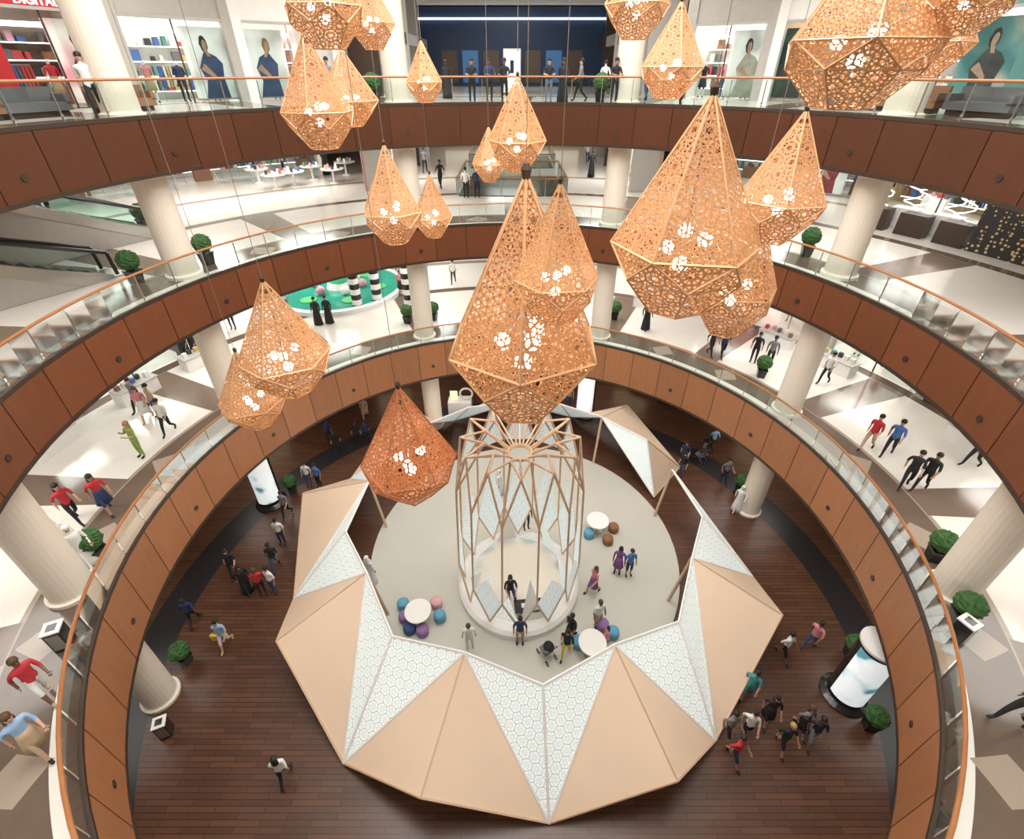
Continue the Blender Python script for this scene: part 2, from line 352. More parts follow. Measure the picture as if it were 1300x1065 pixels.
# tower
b=MB(); N=12
b.lathe([(2.75,0),(2.75,.3),(2.6,.42),(0.01,.42)],WHITE,48)
b.lathe([(1.9,.42),(1.9,.5),(.01,.5)],CREAM,36)
def rp(r,i,z): return (r*math.cos(2*math.pi*i/N),r*math.sin(2*math.pi*i/N),z)
Bs=[rp(2.45,i,.42) for i in range(N)]; Ms=[rp(2.65,i+.5,2.3) for i in range(N)]; Us=[rp(2.5,i+.5,6.6) for i in range(N)]; Ts=[rp(2.2,i,8.7) for i in range(N)]
Hs=[rp(.45,i,8.0) for i in range(N)]; Qs=[rp(1.35,i+.5,8.7) for i in range(N)]
for i in range(N):
    j=(i+1)%N; r_=.042
    for p,q in ((Bs[i],Ms[i]),(Bs[j],Ms[i]),(Ms[i],Us[i]),(Us[i],Ts[i]),(Us[i],Ts[j]),(Ts[i],Hs[i]),(Us[i],Qs[i]),(Qs[i],rp(.45,i+.5,8.0)),(Hs[i],Hs[j]),(Ts[i],Qs[i]),(Ts[j],Qs[i])): b.tube(p,q,r_,COPPER,n=6)
    if i in (0,1,2,3,4,5,6,8,10,11): b.poly((Bs[i],Ms[i],rp(2.55,i,5.4 if i<7 else 3.4),Ms[i-1]),LATT)
    if i in (0,1,2,3,4,5): b.poly((Us[i],Ts[j],Us[j]),LATT)
    b.poly((rp(2.2,i+.05,.45),rp(2.2,i+.95,.45),rp(1.7,i+.5,1.4+1.2*(i%2))),LATT if i%3 else WHITE)
for i in range(24):
    t0,t1=2*math.pi*i/24,2*math.pi*(i+1)/24; b.tube((.42*math.cos(t0),.42*math.sin(t0),7.95),(.42*math.cos(t1),.42*math.sin(t1),7.95),.06,COPPER,n=6,caps=False)
b.build('rod_tower_sculpture',(0.3,.95,.075))
# furniture in pavilion
def z7(p,z=.08): return (p[0],p[1],z)
for px,py in ((757,660),(533,775),(750,815)):
    b=MB(); b.lathe([(.3,0),(.3,.03),(.05,.06),(.05,.68),(.1,.7)],STEEL,16); b.lathe([(.55,.7),(.57,.72),(.57,.74),(.55,.76)],WHITE,32)
    p=floor_pt(px,py+14,0); b.build('round_table',z7(p,.08))
b=MB(); b.box((0,0,.36),(1.3,.6,.06),BLACK)
for sx in(-.55,.55):
    for sy in (-.22,.22): b.box((sx,sy,.165),(.06,.06,.33),COPPER)
b.box((-.2,0,.41),(.3,.2,.03),WHITE); b.build('low_table',(.75,-.75,.577),.1)
PC={'blue':(.13,.36,.52),'brown':(.28,.12,.06),'pink':(.72,.42,.44),'purple':(.3,.16,.36),'navy':(.05,.08,.22)}
for px,py,c in ((747,682,'blue'),(771,690,'brown'),(778,675,'brown'),(513,772,'blue'),(515,788,'purple'),(537,805,'purple'),(559,787,'blue'),(555,770,'pink'),(521,802,'navy'),(733,820,'blue'),(764,798,'purple'),(777,808,'blue'),(640,645,'pink'),(648,632,'blue')):
    b=MB(); b.lathe([(.2,0),(.25,.03),(.27,.2),(.26,.36),(.21,.43),(.05,.45)],pm('pouf_'+c,PC[c],.8),18); p=floor_pt(px,py,0); b.build('pouf',z7(p),smooth=True)
# ---------------------------------------------------------------- ad pillars, topiaries, bins, benches
def screen_mat(i):
    m=bpy.data.materials.new('poster_print_%d'%i); m.use_nodes=True; T=NT(m); L=m.node_tree.links; bb=m.node_tree.nodes['Principled BSDF']
    tc=T.n('ShaderNodeTexCoord'); n=T.n('ShaderNodeTexNoise'); n.inputs['Scale'].default_value=1.1; n.inputs['Detail'].default_value=1.5; n.noise_dimensions='4D'; n.inputs['W'].default_value=i*3.3+1; L.new(tc.outputs['Object'],n.inputs['Vector'])
    cols=[((.12,.25,.32),(.55,.75,.8),(.86,.92,.93)),((.55,.38,.12),(.7,.75,.76),(.88,.91,.92)),((.10,.26,.34),(.6,.74,.78),(.84,.90,.92))][i]
    k=0 if i<2 else -.02
    c=T.ramp(n.outputs['Fac'],[(0,cols[0]),(.38+k,cols[0]),(.44+k,cols[1]),(.5+k,cols[2])],'LINEAR'); L.new(c,bb.inputs['Base Color']); L.new(c,bb.inputs['Emission Color']); bb.inputs['Emission Strength'].default_value=.6; return quiet(m)
for i,(px,py) in enumerate(((345,637),(742,525),(1070,882))):
    p=floor_pt(px,py,0); fa=math.degrees(math.atan2(CY-p[1],-p[0]))
    b=MB(); b.lathe([(.78,0),(.80,.08),(.66,.16),(.60,.2),(.60,3.5),(.01,3.5)],BLACK,28); b.lathe([(.01,3.5),(.64,3.5),(.64,3.6),(.01,3.6)],WHITE,28)
    sm=screen_mat(i)
    for c in (fa+(22 if i==2 else -10),fa+180): b.arc([(.61,.45),(.625,.45),(.625,3.35),(.61,3.35)],c-60,c+60,sm,8)
    b.build('advertising_pillar',(p[0],p[1],0))
b=MB(); b.lathe([(.24,0),(.30,.42),(.33,.45),(.33,.5),(.27,.5),(.02,.46)],BLACK,4); b.tube((0,0,.45),(0,0,.62),.04,DARK); b.ball((0,0,.86),.37,LEAF,26,18,bump=.16)
topi=None
def clampr(p,rm):
    r=math.hypot(*p); 
    return p if r>=rm else (p[0]*rm/r,p[1]*rm/r)
COLP=[(13.95*math.cos(rad(a)),13.95*math.sin(rad(a))) for a in (68,23,-16,112,157,196)]
def clear(p,dmin):
    """keep things off the columns"""
    for c in COLP:
        d=math.hypot(p[0]-c[0],p[1]-c[1])
        if d<dmin: 
            r=math.hypot(*p); t=math.atan2(p[1],p[0]); tc=math.atan2(c[1],c[0]); s=1 if t>tc else -1
            t=tc+s*(dmin/13.95); p=(r*math.cos(t),r*math.sin(t))
    return p
for px,py,z in [(372,625,0),(947,632,0),(1077,832,0),(1100,915,0),(228,870,0),(70,322,ZB),(185,290,ZB),(265,335,ZB),(212,345,ZB),(1077,338,ZB),(1022,325,ZB),(110,740,ZC),(1187,715,ZC),(1213,790,ZC),(1002,500,ZC),(965,478,ZC),(518,410,ZC),(551,406,ZC),(780,405,ZC),(480,122,ZA),(800,122,ZA),(125,140,ZA),(200,135,ZA)]:
    p=floor_pt(px,py,z) if z<ZA else ((px-650)/27,0)
    if z==ZA: p=(p[0]*.85,math.sqrt(max(1,13.7**2-(p[0]*.85)**2)))
    if z>0: p=clampr(p,13.5)
    p=clear(p,1.15)
    if topi is None: topi=b.build('topiary_planter',(p[0],p[1],z))
    else: inst(topi,'topiary_planter',(p[0],p[1],z),.5)
for px,py,z in ((95,815,ZC),(213,930,0),(975,600,0),(1180,800,ZC)):
    b=MB(); b.box((0,0,.4),(.38,.38,.8),BLACK); b.box((0,0,.82),(.42,.42,.05),WHITE); b.box((0,-.195,.42),(.3,.02,.6),STEEL); b.box((0,0,.85),(.22,.22,.01),BLACK)
    p=floor_pt(px,py,z); p=clear(clampr(p,13.5) if z else p,1.1); b.build('trash_bin',(p[0],p[1],z),.4)
TW=pm('cafe_table_wood',(.42,.25,.12),.4,noise=.2)
for px,py in ((815,492),(848,508),(883,520)):
    b=MB(); b.box((0,0,.73),(1.3,.75,.05),TW)
    for sx in(-.55,.55):
        for sy in(-.3,.3): b.box((sx,sy,.355),(.06,.06,.71),DARK)
    for sy in (-.62,.62):
        b.box((0,sy,.44),(1.2,.32,.05),TW)
        for sx in(-.5,.5): b.box((sx,sy,.21),(.05,.28,.42),DARK)
    p=floor_pt(px,py,0); b.build('bench_table',(p[0],p[1],0),-.6)
p=floor_pt(585,522,0); b=MB(); b.box((0,0,.5),(1.6,.9,1.0),WHITE)
for k in range(20):
    t0,t1=2*math.pi*k/20,2*math.pi*(k+1)/20; b.tube((.45+.42*math.cos(t0),0,1.5+.42*math.sin(t0)),(.45+.42*math.cos(t1),0,1.5+.42*math.sin(t1)),.07,WHITE)
b.box((-.4,0,1.35),(.5,.08,.7),pm('shop_glow_warm',(1,1,1))); b.build('display_plinth',(p[0],p[1],0))
# ---------------------------------------------------------------- people (built first so that shop mannequins can share the body)
def skeleton(pose):
    J={'pelvis':((0,0,.93),.135),'waist':((0,0,1.1),.12),'chest':((0,0,1.30),.15),'nb':((0,-.005,1.46),.065),'neck':((0,.0,1.52),.052),'jaw':((0,.015,1.585),.078),'crown':((0,0,1.675),.092)}
    for s,n in ((1,'R'),(-1,'L')):
        J['sh'+n]=((.185*s,0,1.41),.062); J['el'+n]=((.245*s,-.03,1.14),.045); J['wr'+n]=((.25*s,.05,.90),.03); J['pa'+n]=((.25*s,.07,.82),.036)
        J['hi'+n]=((.095*s,0,.88),.092); J['kn'+n]=((.105*s,.02,.49),.062); J['an'+n]=((.105*s,-.02,.10),.042); J['to'+n]=((.12*s,.14,.045),.042)
    def st(**k):
        for n,p in k.items(): J[n]=(p,J[n][1])
    if pose=='walk':
        st(knR=(.1,.17,.50),anR=(.1,.26,.12),toR=(.11,.42,.06),knL=(-.1,-.04,.48),anL=(-.1,-.34,.19),toL=(-.11,-.22,.05),elR=(.24,-.14,1.16),wrR=(.24,-.1,.93),paR=(.24,-.07,.86),elL=(-.24,.06,1.14),wrL=(-.22,.24,.99),paL=(-.21,.3,.95))
    if pose=='rail':
        st(elR=(.25,.12,1.17),wrR=(.16,.34,1.13),paR=(.13,.42,1.13),elL=(-.25,.12,1.17),wrL=(-.16,.34,1.13),paL=(-.13,.42,1.13))
    if pose=='phone':
        st(elR=(.26,.06,1.16),wrR=(.12,.24,1.33),paR=(.09,.28,1.39),elL=(-.26,.05,1.15),wrL=(-.12,.26,1.2),paL=(-.06,.3,1.22))
    if pose=='sit':
        for n in list(J):
            p,r=J[n]
            if n[:2] not in('kn','an','to'): J[n]=((p[0],p[1]-.0,p[2]-.38),r)
        st(knR=(.13,.42,.5),anR=(.13,.42,.10),toR=(.14,.58,.045),knL=(-.13,.42,.5),anL=(-.13,.42,.10),toL=(-.14,.58,.045),elR=(.25,.1,.78),wrR=(.17,.3,.64),paR=(.15,.37,.62),elL=(-.25,.1,.78),wrL=(-.17,.3,.64),paL=(-.15,.37,.62))
    E=[('pelvis','waist','T'),('waist','chest','T'),('chest','nb','T'),('nb','neck','S'),('neck','jaw','S'),('jaw','crown','S')]
    for n in 'RL': E+=[('chest','sh'+n,'T'),('sh'+n,'el'+n,'T'),('el'+n,'wr'+n,'F'),('wr'+n,'pa'+n,'S'),('pelvis','hi'+n,'P'),('hi'+n,'kn'+n,'P'),('kn'+n,'an'+n,'C'),('an'+n,'to'+n,'H')]
    return J,E
SLOT={'S':0,'hair':1,'T':2,'P':3,'H':4,'F':5,'C':6,'R':7,'E':8}
CACHE={}
def segd(p,a,b):
    ab=b-a; t=max(0,min(1,(p-a).dot(ab)/ab.length_squared)); return (p-(a+ab*t)).length
def person_mesh(pose,outfit,hair):
    key=(pose,outfit,hair)
    if key in CACHE: return CACHE[key]
    J,E=skeleton(pose); names=list(J); idx={n:i for i,n in enumerate(names)}
    me=bpy.data.meshes.new('sk'); me.from_pydata([J[n][0] for n in names],[(idx[a],idx[c]) for a,c,_ in E],[])
    o=bpy.data.objects.new('sk',me); bpy.context.collection.objects.link(o); o.modifiers.new('s','SKIN')
    sv=me.skin_vertices[0].data
    for n in names:
        r=J[n][1]; k=(r,r)
        if n in('chest','pelvis','waist'): k=(r*1.15,r*.85)
        sv[idx[n]].radius=k; sv[idx[n]].use_root=(n=='pelvis')
    m=o.modifiers.new('u','SUBSURF'); m.levels=1; m.render_levels=1
    dg=bpy.context.evaluated_depsgraph_get(); dg.update(); ev=o.evaluated_get(dg); em=ev.to_mesh()
    vs=[v.co.copy() for v in em.vertices]; fs=[tuple(p.vertices) for p in em.polygons]; ev.to_mesh_clear(); bpy.data.objects.remove(o)
    b=MB(); DM=[bpy.data.materials.new('tmp') for _ in range(9)] if 'dm' not in CACHE else CACHE['dm']; CACHE['dm']=DM
    for d in DM: b.mid(d)
    segs=[(Vector(J[a][0]),Vector(J[c][0]),l,(J[a][1]+J[c][1])/2) for a,c,l in E]
    b.v=[tuple(v) for v in vs]
    for f in fs:
        c=sum((vs[i] for i in f),Vector())/len(f); l=min(segs,key=lambda s:segd(c,s[0],s[1])-s[3])[2]
        b.f.append(f); b.mi.append(SLOT[l]); b.uv.append(None)
    dz=-.38 if pose=='sit' else 0
    hm=DM[1]
    if hair!='none': b.ball((0,-.022,1.69+dz),.104,hm,12,8,(.95,1.02,.95)) 
    if hair=='long': b.lathe([(.06,0),(.10,.05),(.105,.2),(.085,.33),(.03,.38)],hm,10,(0,-.055,1.36+dz),.6)
    if hair=='veil': b.lathe([(.16,0),(.15,.1),(.11,.22),(.115,.33),(.07,.41),(.02,.43)],hm,12,(0,-.03,1.36+dz),.8)
    E_=DM[8]
    for s in(-1,1):
        b.ball((.034*s,.082,1.655+dz),.012,E_,6,4); b.ball((.09*s,.0,1.64+dz),.02,DM[0],6,4,(.5,.8,1.3))
    b.tube((0,.085,1.655+dz),(0,.115,1.62+dz),.008,DM[0],.015,5); b.box((0,.09,1.59+dz),(.045,.01,.01),E_)
    for n in 'RL':
        w=Vector(J['wr'+n][0]); p=Vector(J['pa'+n][0]); d=(p-w).normalized(); s=Vector((0,1,0)) if abs(d.y)<.8 else Vector((1,0,0)); s=(s-d*s.dot(d)).normalized(); q=d.cross(s)*(1 if n=='R' else -1)
        for k,L_ in enumerate((.07,.082,.075,.06)):
            a=p+s*(-.026+.0175*k)+d*.015; m_=a+d*L_*.55; e=m_+(d+q*.5).normalized()*L_*.5; b.tube(a,m_,.009,DM[0],.008,5); b.tube(m_,e,.008,DM[0],.006,5)
        a=p-s*.02-d*.03; m_=a-s*.035+d*.03; b.tube(a,m_,.011,DM[0],.009,5); b.tube(m_,m_+d*.03+q*.01,.009,DM[0],.007,5)
    if outfit=='robe': b.lathe([(.27,.03),(.25,.3),(.20,.75),(.165,1.05),(.185,1.3),(.17,1.43),(.07,1.49)],DM[7],18,(0,0,0),.8)
    if outfit=='dress': b.lathe([(.24,.52),(.2,.75),(.165,.95),(.14,1.1)],DM[7],18,(0,0,0),.85)
    o=b.build('proto',smooth=True); CACHE[key]=o.data; bpy.data.objects.remove(o); return CACHE[key]
CL={k:pm('cloth_'+k,v,.8) for k,v in dict(white=(.72,.72,.70),black=(.015,.015,.018),navy=(.02,.035,.10),blue=(.06,.16,.42),sky=(.3,.45,.65),red=(.5,.03,.04),pink=(.6,.22,.25),teal=(.05,.3,.32),grey=(.2,.2,.21),jeans=(.05,.08,.17),yellow=(.65,.5,.08),green=(.25,.33,.08),tan=(.45,.32,.2),purple=(.2,.08,.25)).items()}
SK=[pm('skin_light',(.55,.33,.23),.55),pm('skin_mid',(.38,.21,.13),.55),pm('skin_dark',(.18,.09,.055),.55)]
HR={'black':pm('hair_black',(.012,.01,.009),.6),'brown':pm('hair_brown',(.09,.045,.02),.6),'blonde':pm('hair_blonde',(.42,.27,.11),.6),'white':CL['white']}
def person(x,y,z,yaw,pose='stand',outfit='pants',top='white',bot='black',hair='black',hs='short',h=1.78,sleeve=False,kind='man',doll=False):
    me=person_mesh(pose,outfit,hs); o=bpy.data.objects.new(kind,me); bpy.context.collection.objects.link(o)
    sk=SK[int(abs(x*13+y*7))%5//2] if not doll else WHITE
    mm=[sk,HR[hair],CL[top],CL[bot],CL['black'] if bot!='white' else CL['tan'],CL[top] if (sleeve or outfit=='robe') else sk,CL[bot] if outfit in('pants','robe') else sk,CL[top] if outfit=='robe' else CL[bot],CL['black'] if not doll else WHITE]
    for i,m in enumerate(mm): o.material_slots[i].link='OBJECT'; o.material_slots[i].material=m
    o.location=(x,y,z); o.rotation_euler=(0,0,rad(yaw)); s=h/1.77; o.scale=(s,s,s); return o
# ---------------------------------------------------------------- shops
def txt(s,loc,rz,size,m,parent):
    c=bpy.data.curves.new('sign_letters','FONT'); c.body=s; c.size=size; c.extrude=.03; c.align_x='CENTER'
    o=bpy.data.objects.new('sign_letters',c); bpy.context.collection.objects.link(o); o.location=loc; o.rotation_euler=(math.pi/2,0,rz); c.materials.append(m); o.parent=parent
LBOX=MATS['lightbox_white']; SIGNW=pm('sign_white',(1,1,1),.5,em=1.5); SIGNB=pm('sign_black',(.02,.02,.02),.4)
GOODS=[pm('goods_%d'%i,c,.6) for i,c in enumerate([(.5,.06,.06),(.06,.12,.35),(.7,.65,.55),(.08,.25,.2),(.55,.38,.15),(.03,.03,.035),(.55,.3,.36),(.75,.75,.75),(.25,.12,.07),(.12,.12,.13)])]
def print_mat(i,cols,sc=.7):
    m=bpy.data.materials.new('fashion_print_%d'%i); m.use_nodes=True; T=NT(m); L=m.node_tree.links; bb=m.node_tree.nodes['Principled BSDF']
    tc=T.n('ShaderNodeTexCoord'); n=T.n('ShaderNodeTexNoise'); n.inputs['Scale'].default_value=sc; n.inputs['Detail'].default_value=1.5; n.inputs['Distortion'].default_value=.3; L.new(tc.outputs['Object'],n.inputs['Vector'])
    k=len(cols); c=T.ramp(n.outputs['Fac'],[(.34+.3*j/(k-1),cc) for j,cc in enumerate(cols)],'LINEAR'); L.new(c,bb.inputs['Base Color']); L.new(c,bb.inputs['Emission Color']); bb.inputs['Emission Strength'].default_value=.25; bb.inputs['Roughness'].default_value=.3; return quiet(m)
PR=[print_mat(0,[(.45,.42,.40),(.7,.68,.66),(.8,.79,.77)]),print_mat(1,[(.05,.14,.14),(.10,.24,.24),(.45,.38,.32)]),print_mat(2,[(.03,.04,.035),(.06,.09,.06),(.12,.08,.06)]),print_mat(3,[(.6,.25,.3),(.75,.6,.58),(.8,.75,.7)])]
PSK=pm('poster_skin',(.42,.25,.17),.6,noise=.4,nscale=5)
PCL=[pm('poster_cloth_%d'%i,c,.6,noise=.6,nscale=3) for i,c in enumerate([(.25,.03,.04),(.04,.06,.14),(.4,.36,.3),(.05,.05,.05)])]
def shop(z,H,a0,a1,R,dep,wall,header,sign,posters=0,goods=True,pr=None,dolls=0):
    b=MB(); am=(a0+a1)/2; dpm=R*math.pi/180
    b.arc([(R+dep,z),(R+dep,z+H)],a0,a1,wall); 
    for a in (a0,a1):
        t=rad(a); 
        b.pbox(R,a,z,(.5,.5,H-.02),header)
        p,q=Vector((math.cos(t)*R,math.sin(t)*R,z)),Vector((math.cos(t)*(R+dep),math.sin(t)*(R+dep),z)); up=Vector((0,0,H-.02))
        b.poly((p,q,q+up,p+up),wall)
    hz=min(3.2,H-.7); b.arc([(R+.15,z+hz),(R-.15,z+hz),(R-.15,z+H-.02),(R+.15,z+H-.02)],a0,a1,header)
    b.arc([(R-.16,z+hz),(R-.2,z+hz),(R-.2,z+hz+.1),(R-.16,z+hz+.1)],a0,a1,STEEL)
    nm=max(2,int((a1-a0)*dpm/2.2))
    for k in range(1,nm):
        b.pbox(R,a0+(a1-a0)*k/nm,z,(.06,.06,hz),STEEL if header in (WHITE,CREAM) else DARK)
    b.arc([(R,z+.05),(R,z+hz)],a0+.3,a0+(a1-a0)*.42,GLASS); b.arc([(R,z+.05),(R,z+hz)],a0+(a1-a0)*.58,a1-.3,GLASS)
    for k in range(posters):
        a=a0+(a1-a0)*(k+.5)/posters if posters>1 else a0+(a1-a0)*.22; pi=(k+(pr or 0))%4; h_=hz-.35
        b.pbox(R+.4,a,z+.15,(2.0,.06,h_),PR[pi]); b.pbox(R+.38,a,z+.1,(2.1,.04,.06),STEEL)
        t=rad(a); o_=Vector((math.cos(t),math.sin(t),0)); u=Vector((math.sin(t),-math.cos(t),0)); c=o_*(R+.36)+Vector((0,0,z+.15)); cl=PCL[(k*3+int(a))%4]; hr=[SIGNB,GOODS[8]][k%2]; lean=.12*(1 if k%2 else -1)
        def shp(pts,m,off): b.poly([tuple(c-o_*off+u*x+Vector((0,0,y*h_))) for x,y in pts],m)
        shp([(-.6,0),(.5,0),(.42,.3),(.52,.5),(.3,.60),(lean+.08,.66),(lean-.08,.66),(-.3,.60),(-.55,.44),(-.38,.25)],cl,.004)
        shp([(lean+.17*math.cos(q*.4488)*(1+.1*math.sin(q*3)),.77+.115*math.sin(q*.4488)) for q in range(14)],hr,.007)
        shp([(-.07,.6),(.07,.6),(lean+.07,.72),(lean-.07,.72)],PSK,.009)
        shp([(lean+.03+.10*math.cos(q*.4488),.755+.075*math.sin(q*.4488)) for q in range(14)],PSK,.011)
        shp([(-.5,.42),(-.3,.5),(.1,.33),(.05,.28)],PSK,.010)
    for k in range(dolls):
        a=a0+(a1-a0)*(k+.8)/(dolls+.6); t=rad(a); person((R+1.0)*math.cos(t),(R+1.0)*math.sin(t),z,a+90,'stand',['dress','pants'][k%2],['red','white','navy','pink','black'][(k+int(a0))%5],['black','tan','jeans'][(k+int(a0))%3],'black','none',1.78,kind='mannequin',doll=True)
    for k in range(3): b.arc([(R+1.2+k*1.2,z+H-.35),(R+1.35+k*1.2,z+H-.35)],a0+1,a1-1,LBOX)
    if goods:
        for row in range(4):
            zz=z+.4+row*.65
            b.arc([(R+dep-.4,zz),(R+dep-.02,zz)],a0+.8,a1-.8,WHITE); b.arc([(R+dep-.42,zz-.05),(R+dep-.42,zz)],a0+.8,a1-.8,LBOX)
            a=a0+1
            while a<a1-1:
                if random.random()<.85: b.pbox(R+dep-.22,a,zz,(random.uniform(.15,.4),.25,random.uniform(.2,.5)),random.choice(GOODS))
                a+=.85
        b.arc([(R+dep-.5,z+2.9),(R+dep-.3,z+2.9),(R+dep-.3,z+3.1)],a0+.8,a1-.8,LBOX)
        for k in range(int((a1-a0)*dpm/1.7)):
            a=a0+1.6+k*1.7/dpm; rr=R+1.9+random.random()*(dep-3)
            if a>a1-1.5: break
            if k%2:   # rail of hanging clothes
                t=rad(a); u=Vector((-math.sin(t),math.cos(t),0)); c=Vector((math.cos(t)*rr,math.sin(t)*rr,z))
                b.tube(c-u*.6+Vector((0,0,1.5)),c+u*.6+Vector((0,0,1.5)),.02,STEEL,n=5)
                for s in(-.6,.6): b.tube(c+u*s,c+u*s+Vector((0,0,1.5)),.02,STEEL,n=5)
                for q in range(8): b.box(tuple(c+u*(-.5+q*.14)+Vector((0,0,1.5-.45))),(.42,.09,.85),random.choice(GOODS),rz=t)
            else:
                b.pbox(rr,a,z,(1.1,.6,.8),WHITE if k%4 else GOODS[8])
                for q in range(5): b.pbox(rr+random.uniform(-.2,.2),a+random.uniform(-.9,.9)/dpm*.5,z+.8,(.16,.16,random.uniform(.1,.4)),random.choice(GOODS))
    o=b.build('storefront'); t=rad(am)
    if sign: txt(sign,((R-.2)*math.cos(t),(R-.2)*math.sin(t),z+hz+.15),t-math.pi/2,.38,SIGNB if header in(WHITE,CREAM) else SIGNW,o)
GRY=pm('grey_stone',(.40,.38,.35),.4,noise=.1); TEAL=pm('teal_glass',(.10,.24,.22),.15); BLUE=pm('blue_hoarding',(.02,.05,.12),.4)
WW=pm('shop_wall_white',(.72,.70,.67),.6); WD=pm('shop_wall_dark',(.14,.10,.08),.5); WP=pm('shop_wall_pink',(.6,.38,.36),.6); WT=pm('shop_wall_tan',(.52,.37,.25),.6)
HA=25-ZA-.02
shop(ZA,HA,157,176,20.5,5,WP,RED,'SPORT',0,dolls=3); shop(ZA,HA,145,156,20.5,5,WD,RED,'DIGITAL',1,pr=3,dolls=1); shop(ZA,HA,131,144,20.5,5,WW,GRY,'',1,pr=0,dolls=3); shop(ZA,HA,117,130,20.5,5,WP,WHITE,'',2,pr=3,dolls=2)
shop(ZA,HA,52,63,20.5,5,WW,GRY,'',1,pr=0,dolls=3); shop(ZA,HA,40,51,20.5,5,WT,WHITE,'JUNIOR',2,pr=1,dolls=1); shop(ZA,HA,24,39,20.5,5,WW,TEAL,'',2,pr=1,dolls=2); shop(ZA,HA,2,23,20.5,5,WT,TEAL,'',3,pr=2)
HB=UA-ZB
shop(ZB,HB,170,200,24.5,5,WD,DARK,'',0); shop(ZB,HB,24,38,26,4,WT,DARK,'',0); shop(ZB,HB,118,150,31,5,WW,CREAM,'',0); shop(ZB,HB,40,62,28,5,WW,CREAM,'',1,dolls=3); shop(ZB,HB,-35,-2,21,5,WT,GRY,'WATCHES',0)
HC=UB-ZC
shop(ZC,HC,18,32,21,5,WW,GRY,'',0,dolls=3); shop(ZC,HC,33,52,22,5,pm('wall_redcheck',(.5,.09,.09),.6,noise=.9,nscale=4),WHITE,'KIDS',0,dolls=4); shop(ZC,HC,-5,17,21,5,WT,DARK,'',0,dolls=2); shop(ZC,HC,-40,-6,21,5,WW,CREAM,'',0)
shop(ZC,HC,150,172,21,5,WD,DARK,'',0,dolls=2); shop(ZC,HC,173,220,21,5,WT,CREAM,'',0); shop(ZC,HC,54,72,31,5,WW,CREAM,'',0)
for z,H in ((ZA,HA),(ZB,HB)):
    for s in (-1,1):
        b=MB(); y=21.0
        while y<40:
            c=random.choice([WW,WT,WW,WP]); b.box((s*9.6,y+2.6,z+H/2),(.3,5.0,H-.02),c); b.box((s*8.6,y,z+H/2),(1.7,.4,H-.02),random.choice([WHITE,GRY,DARK])); b.box((s*8.0,y+2.6,z+3.3),(.3,5.0,.7),random.choice([WHITE,GRY,DARK])); 
            b.box((s*9.3,y+2.6,z+2.8),(.2,4.6,.1),LBOX)
            for q in range(9): b.box((s*9.2,y+.6+q*.5,z+random.uniform(.6,2.2)),(.4,.3,random.uniform(.3,.9)),random.choice(GOODS))
            y+=5.2
        b.build('storefront')
b=MB(); b.box((0,43,ZA+3.1),(20,.3,6.2),BLUE)
for k in range(7):
    b.box((-6+k*2,42.8,ZA+1.6),(1.5,.1,2.6),pm('blue_screen',(.05,.16,.35),.4,em=.4) if k%2 else WD)
b.box((0,42.7,ZA+5.3),(18,.2,.15),LBOX); b.build('wall_hoarding')
b=MB(); b.box((0,43,ZB+HB/2),(20,.3,HB),WT); b.box((0,42.8,ZB+1.5),(14,.1,2.4),pm('far_shop_glow',(.8,.7,.55),.5,em=.5)); b.build('wall_gallery_end')
b=MB(); b.box((0,0,1.25),(1.1,.25,2.4),WHITE); b.box((0,-.14,1.35),(.9,.02,1.9),pm('kiosk_glow',(.9,.95,1),.4,em=1.2)); b.box((0,0,.04),(1.4,.5,.08),DARK); b.box((0,-.155,1.5),(.25,.02,.7),SIGNB); b.build('digital_kiosk',(0,24,ZA))
for yy in (19.5,30):
    b=MB()
    for x0,y0,x1,y1 in ((-3.5,0,3.5,0),(3.5,0,3.5,7),(-3.5,0,-3.5,7),(-3.5,7,3.5,7)):
        b.poly(((x0,y0,.05),(x1,y1,.05),(x1,y1,1),(x0,y0,1)),GLASS); b.tube((x0,y0,1.05),(x1,y1,1.05),.05,WOODR)
        L_=math.hypot(x1-x0,y1-y0); k=0
        while k<=L_: b.tube((x0+(x1-x0)*k/L_,y0+(y1-y0)*k/L_,0),(x0+(x1-x0)*k/L_,y0+(y1-y0)*k/L_,1.05),.025,STEEL); k+=1.4
    b.box((0,3.5,.02),(6.8,6.8,.03),BLACK)  # black sheet on the closed floor stands in for the dark opening
    b.build('void_balustrade',(0,yy,ZB))
for a,c in ((168,8),(161,9),(151,8),(35,9),(28,8),(20,9)):
    b=MB(); b.box((0,0,.3),(2.0,.8,.25),GOODS[c]); b.box((0,.34,.6),(2.0,.15,.5),GOODS[c]); b.box((0,0,.09),(1.8,.6,.16),DARK)
    for s in(-1,1): b.box((s*.93,0,.5),(.14,.8,.3),GOODS[c])
    b.build('lounge_sofa',(16.6*math.cos(rad(a)),16.6*math.sin(rad(a)),ZA),rad(a)-1.57)
def gold_mat():
    m=bpy.data.materials.new('gold_speckle'); m.use_nodes=True; T=NT(m); bb=m.node_tree.nodes['Principled BSDF']; L=m.node_tree.links
    r,a,tc=T.polar(); sx=T.n('ShaderNodeSeparateXYZ'); L.new(tc.outputs['Object'],sx.inputs[0])
    v=T.n('ShaderNodeTexVoronoi'); v.inputs['Scale'].default_value=6; v.inputs['Randomness'].default_value=.5; L.new(tc.outputs['Object'],v.inputs['Vector'])
    thr=T.M('MULTIPLY',T.M('SUBTRACT',sx.outputs[2],ZB-1.0),.055)
    L.new(T.mix(T.M('LESS_THAN',v.outputs['Distance'],T.M('SUBTRACT',.42,thr)),(.02,.018,.018),(.6,.42,.2)),bb.inputs['Base Color']); return m
b=MB(); b.arc([(22,ZB),(22,UA),(22.4,UA),(22.4,ZB)],6,23,gold_mat()); b.build('wall_speckled')
b=MB()
